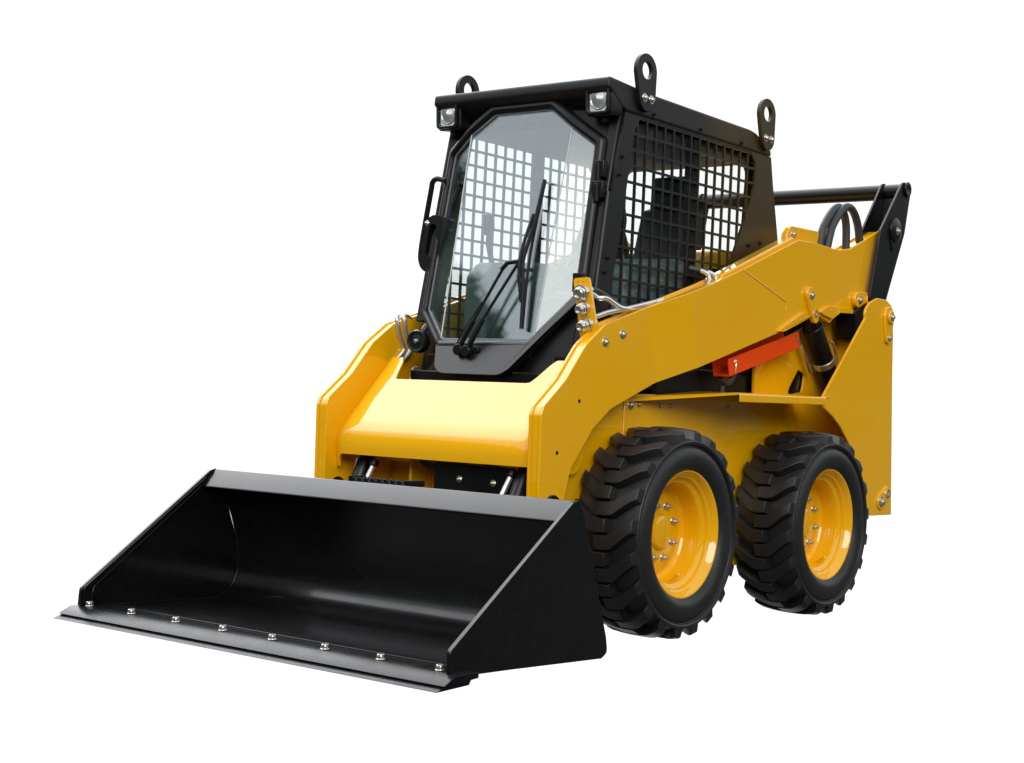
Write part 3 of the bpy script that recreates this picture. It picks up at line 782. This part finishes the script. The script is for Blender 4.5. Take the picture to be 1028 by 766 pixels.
for dy in (0, .055):
    b.tube([(.535,.405+dy,1.345),(.53,.425+dy,1.372),(.515,.415+dy,1.396),(.48,.395+dy,1.408)], .0085, k=5)
tb = b.build('hydraulic_tube', 'chrome', root)
b = MB()
for dy in (0, .055): b.tube([(.50,.407+dy,1.403),(.46,.385+dy,1.412)], .0115)
b.build('hose_end', 'hose', tb)
for pl in ([(-.50,-.20,1.13),(-.495,-.25,1.165),(-.485,-.29,1.168),(-.478,-.297,1.145),(-.478,-.281,1.10),(-.478,-.25,1.049),(-.478,-.254,1.026),(-.478,-.288,.996),(-.478,-.31,.975)],
           [(-.50,-.16,1.14),(-.495,-.21,1.172),(-.485,-.248,1.175),(-.478,-.255,1.15),(-.478,-.239,1.102),(-.478,-.211,1.05),(-.478,-.222,1.024),(-.478,-.258,.993),(-.478,-.28,.972)],
           [(-.43,-.262,.90),(-.43,-.247,.954),(-.43,-.229,.966),(-.43,-.211,.957),(-.43,-.225,.90)]):
    b = MB(); b.tube(pl, .0095 if pl[0][0] < -.45 else .006, k=4); b.build('hydraulic_tube', 'chrome', root)

# ------------------------------------------------------------------ camera
C = Vector((3.77427703, -4.97227444, .828013323))
right = Vector((.78754603, .61462189, .0448462)); down = Vector((.02565, .0400164, -.99886974)); fwd = Vector((-.6157218, .78780621, .0157497))
cam = bpy.data.cameras.new('camera'); co_ = bpy.data.objects.new('camera', cam); COL.objects.link(co_)
cam.sensor_width = 36; cam.sensor_fit = 'HORIZONTAL'; cam.lens = 1574.67/1028*36; cam.clip_end = 500; cam.clip_start = .05
up = -down
co_.matrix_world = Matrix(((right.x, up.x, -fwd.x, C.x), (right.y, up.y, -fwd.y, C.y), (right.z, up.z, -fwd.z, C.z), (0,0,0,1)))
S.camera = co_

# ------------------------------------------------------------------ light: overcast sky, white backdrop behind the machine
W = bpy.data.worlds.new('World'); S.world = W; W.use_nodes = True
nt = W.node_tree; L = nt.links; nt.nodes.clear()
out = N(nt, 'ShaderNodeOutputWorld'); bg = N(nt, 'ShaderNodeBackground', Strength=1.0)
tc = N(nt, 'ShaderNodeTexCoord'); sp_ = N(nt, 'ShaderNodeSeparateXYZ'); L.new(tc.outputs['Generated'], sp_.inputs[0])
def mathn(op, a, c=None):
    n = N(nt, 'ShaderNodeMath', operation=op)
    for i, v in enumerate((a, c)):
        if v is None: continue
        if isinstance(v, (int, float)): n.inputs[i].default_value = v
        else: L.new(v, n.inputs[i])
    return n.outputs[0]
def mapr(v, a, c, d, e, smooth=True):
    n = N(nt, 'ShaderNodeMapRange'); n.interpolation_type = 'SMOOTHSTEP' if smooth else 'LINEAR'
    for k, x in (('From Min',a),('From Max',c),('To Min',d),('To Max',e)): n.inputs[k].default_value = x
    L.new(v, n.inputs['Value']); return n.outputs['Result']
def mixc(f, a, c):
    n = N(nt, 'ShaderNodeMix', data_type='RGBA'); L.new(f, n.inputs['Factor'])
    for k, v in (('A', a), ('B', c)):
        if isinstance(v, tuple): n.inputs[k].default_value = (*v, 1)
        else: L.new(v, n.inputs[k])
    return n.outputs['Result']
z_ = sp_.outputs['Z']
cl = N(nt, 'ShaderNodeTexNoise', Scale=2.2, Detail=5.0); L.new(tc.outputs['Generated'], cl.inputs['Vector'])
tr = N(nt, 'ShaderNodeTexNoise', Scale=9.0, Detail=8.0, Roughness=.7); L.new(tc.outputs['Generated'], tr.inputs['Vector'])
# bright cloud cover behind and above the machine, duller elsewhere
bd = N(nt, 'ShaderNodeVectorMath', operation='DOT_PRODUCT'); L.new(tc.outputs['Generated'], bd.inputs[0]); bd.inputs[1].default_value = Vector((-.60,.03,.80)).normalized()
be = N(nt, 'ShaderNodeVectorMath', operation='DOT_PRODUCT'); L.new(tc.outputs['Generated'], be.inputs[0]); be.inputs[1].default_value = Vector((-.62,.48,.62)).normalized()
sky = mixc(mapr(z_, .05, .9, 0, 1), (1.02, 1.05, 1.09), (.62, .65, .70))
sky = mixc(mapr(cl.outputs['Fac'], .35, .7, 0, .4), sky, (1.0, 1.05, 1.12))
sky = mixc(mapr(mathn('MAXIMUM', bd.outputs['Value'], be.outputs['Value']), .87, .965, 0, 1), sky, (4.2, 4.25, 4.4))
b2 = N(nt, 'ShaderNodeVectorMath', operation='DOT_PRODUCT'); L.new(tc.outputs['Generated'], b2.inputs[0]); b2.inputs[1].default_value = Vector((.02,-.93,.36)).normalized()
sky = mixc(mapr(mathn('ADD', b2.outputs['Value'], mathn('MULTIPLY', mathn('SUBTRACT', tr.outputs['Fac'], .5), .012)), .986, 1.0, 0, 1), sky, (2.1, 2.1, 2.0))
bg3 = N(nt, 'ShaderNodeVectorMath', operation='DOT_PRODUCT'); L.new(tc.outputs['Generated'], bg3.inputs[0]); bg3.inputs[1].default_value = Vector((-.62,-.40,.68)).normalized()
sky = mixc(mapr(bg3.outputs['Value'], .955, .99, 0, 1), sky, (3.6, 3.65, 3.8))
tree = mixc(mapr(tr.outputs['Fac'], .4, .65, 0, 1), (.02,.03,.02), (.12,.15,.12))
az = N(nt, 'ShaderNodeVectorMath', operation='DOT_PRODUCT'); L.new(tc.outputs['Generated'], az.inputs[0]); az.inputs[1].default_value = (-.95, -.2, 0)
hgt = mathn('SUBTRACT', mapr(az.outputs['Value'], .70, .757, .21, .375), mapr(az.outputs['Value'], .78, .92, 0, .085))
zz = mathn('SUBTRACT', mathn('ADD', z_, mathn('MULTIPLY', mathn('SUBTRACT', tr.outputs['Fac'], .5), .25)), hgt)
env = mixc(mapr(zz, -.015, .02, 0, 1), tree, sky)
env = mixc(mapr(z_, -.02, .0, 0, 1), (.09,.09,.088), env)
dp_ = N(nt, 'ShaderNodeVectorMath', operation='DOT_PRODUCT'); L.new(tc.outputs['Generated'], dp_.inputs[0]); dp_.inputs[1].default_value = (-.616, .788, 0)
cone = mapr(dp_.outputs['Value'], .74, .84, 0, 1)
mxw = N(nt, 'ShaderNodeMix', data_type='RGBA', blend_type='LIGHTEN'); mxw.inputs['Factor'].default_value = 1; L.new(env, mxw.inputs['A']); mxw.inputs['B'].default_value = (1.0,1.0,1.0,1)
env = mixc(cone, env, mxw.outputs['Result'])
L.new(env, bg.inputs['Color']); L.new(bg.outputs[0], out.inputs['Surface'])
sun = bpy.data.lights.new('sun', 'SUN'); sun.energy = 1.5; sun.angle = math.radians(35); sun.color = (1, .97, .92)
so = bpy.data.objects.new('sun', sun); COL.objects.link(so)
so.rotation_euler = Vector((-.60, .64, -.48)).to_track_quat('-Z', 'Y').to_euler()

S.view_settings.view_transform = 'Standard'; S.view_settings.look = 'None'; S.view_settings.exposure = .2; S.view_settings.gamma = 1
S.render.film_transparent = False
S.cycles.max_bounces = 10; S.cycles.transparent_max_bounces = 24; S.cycles.use_denoising = True
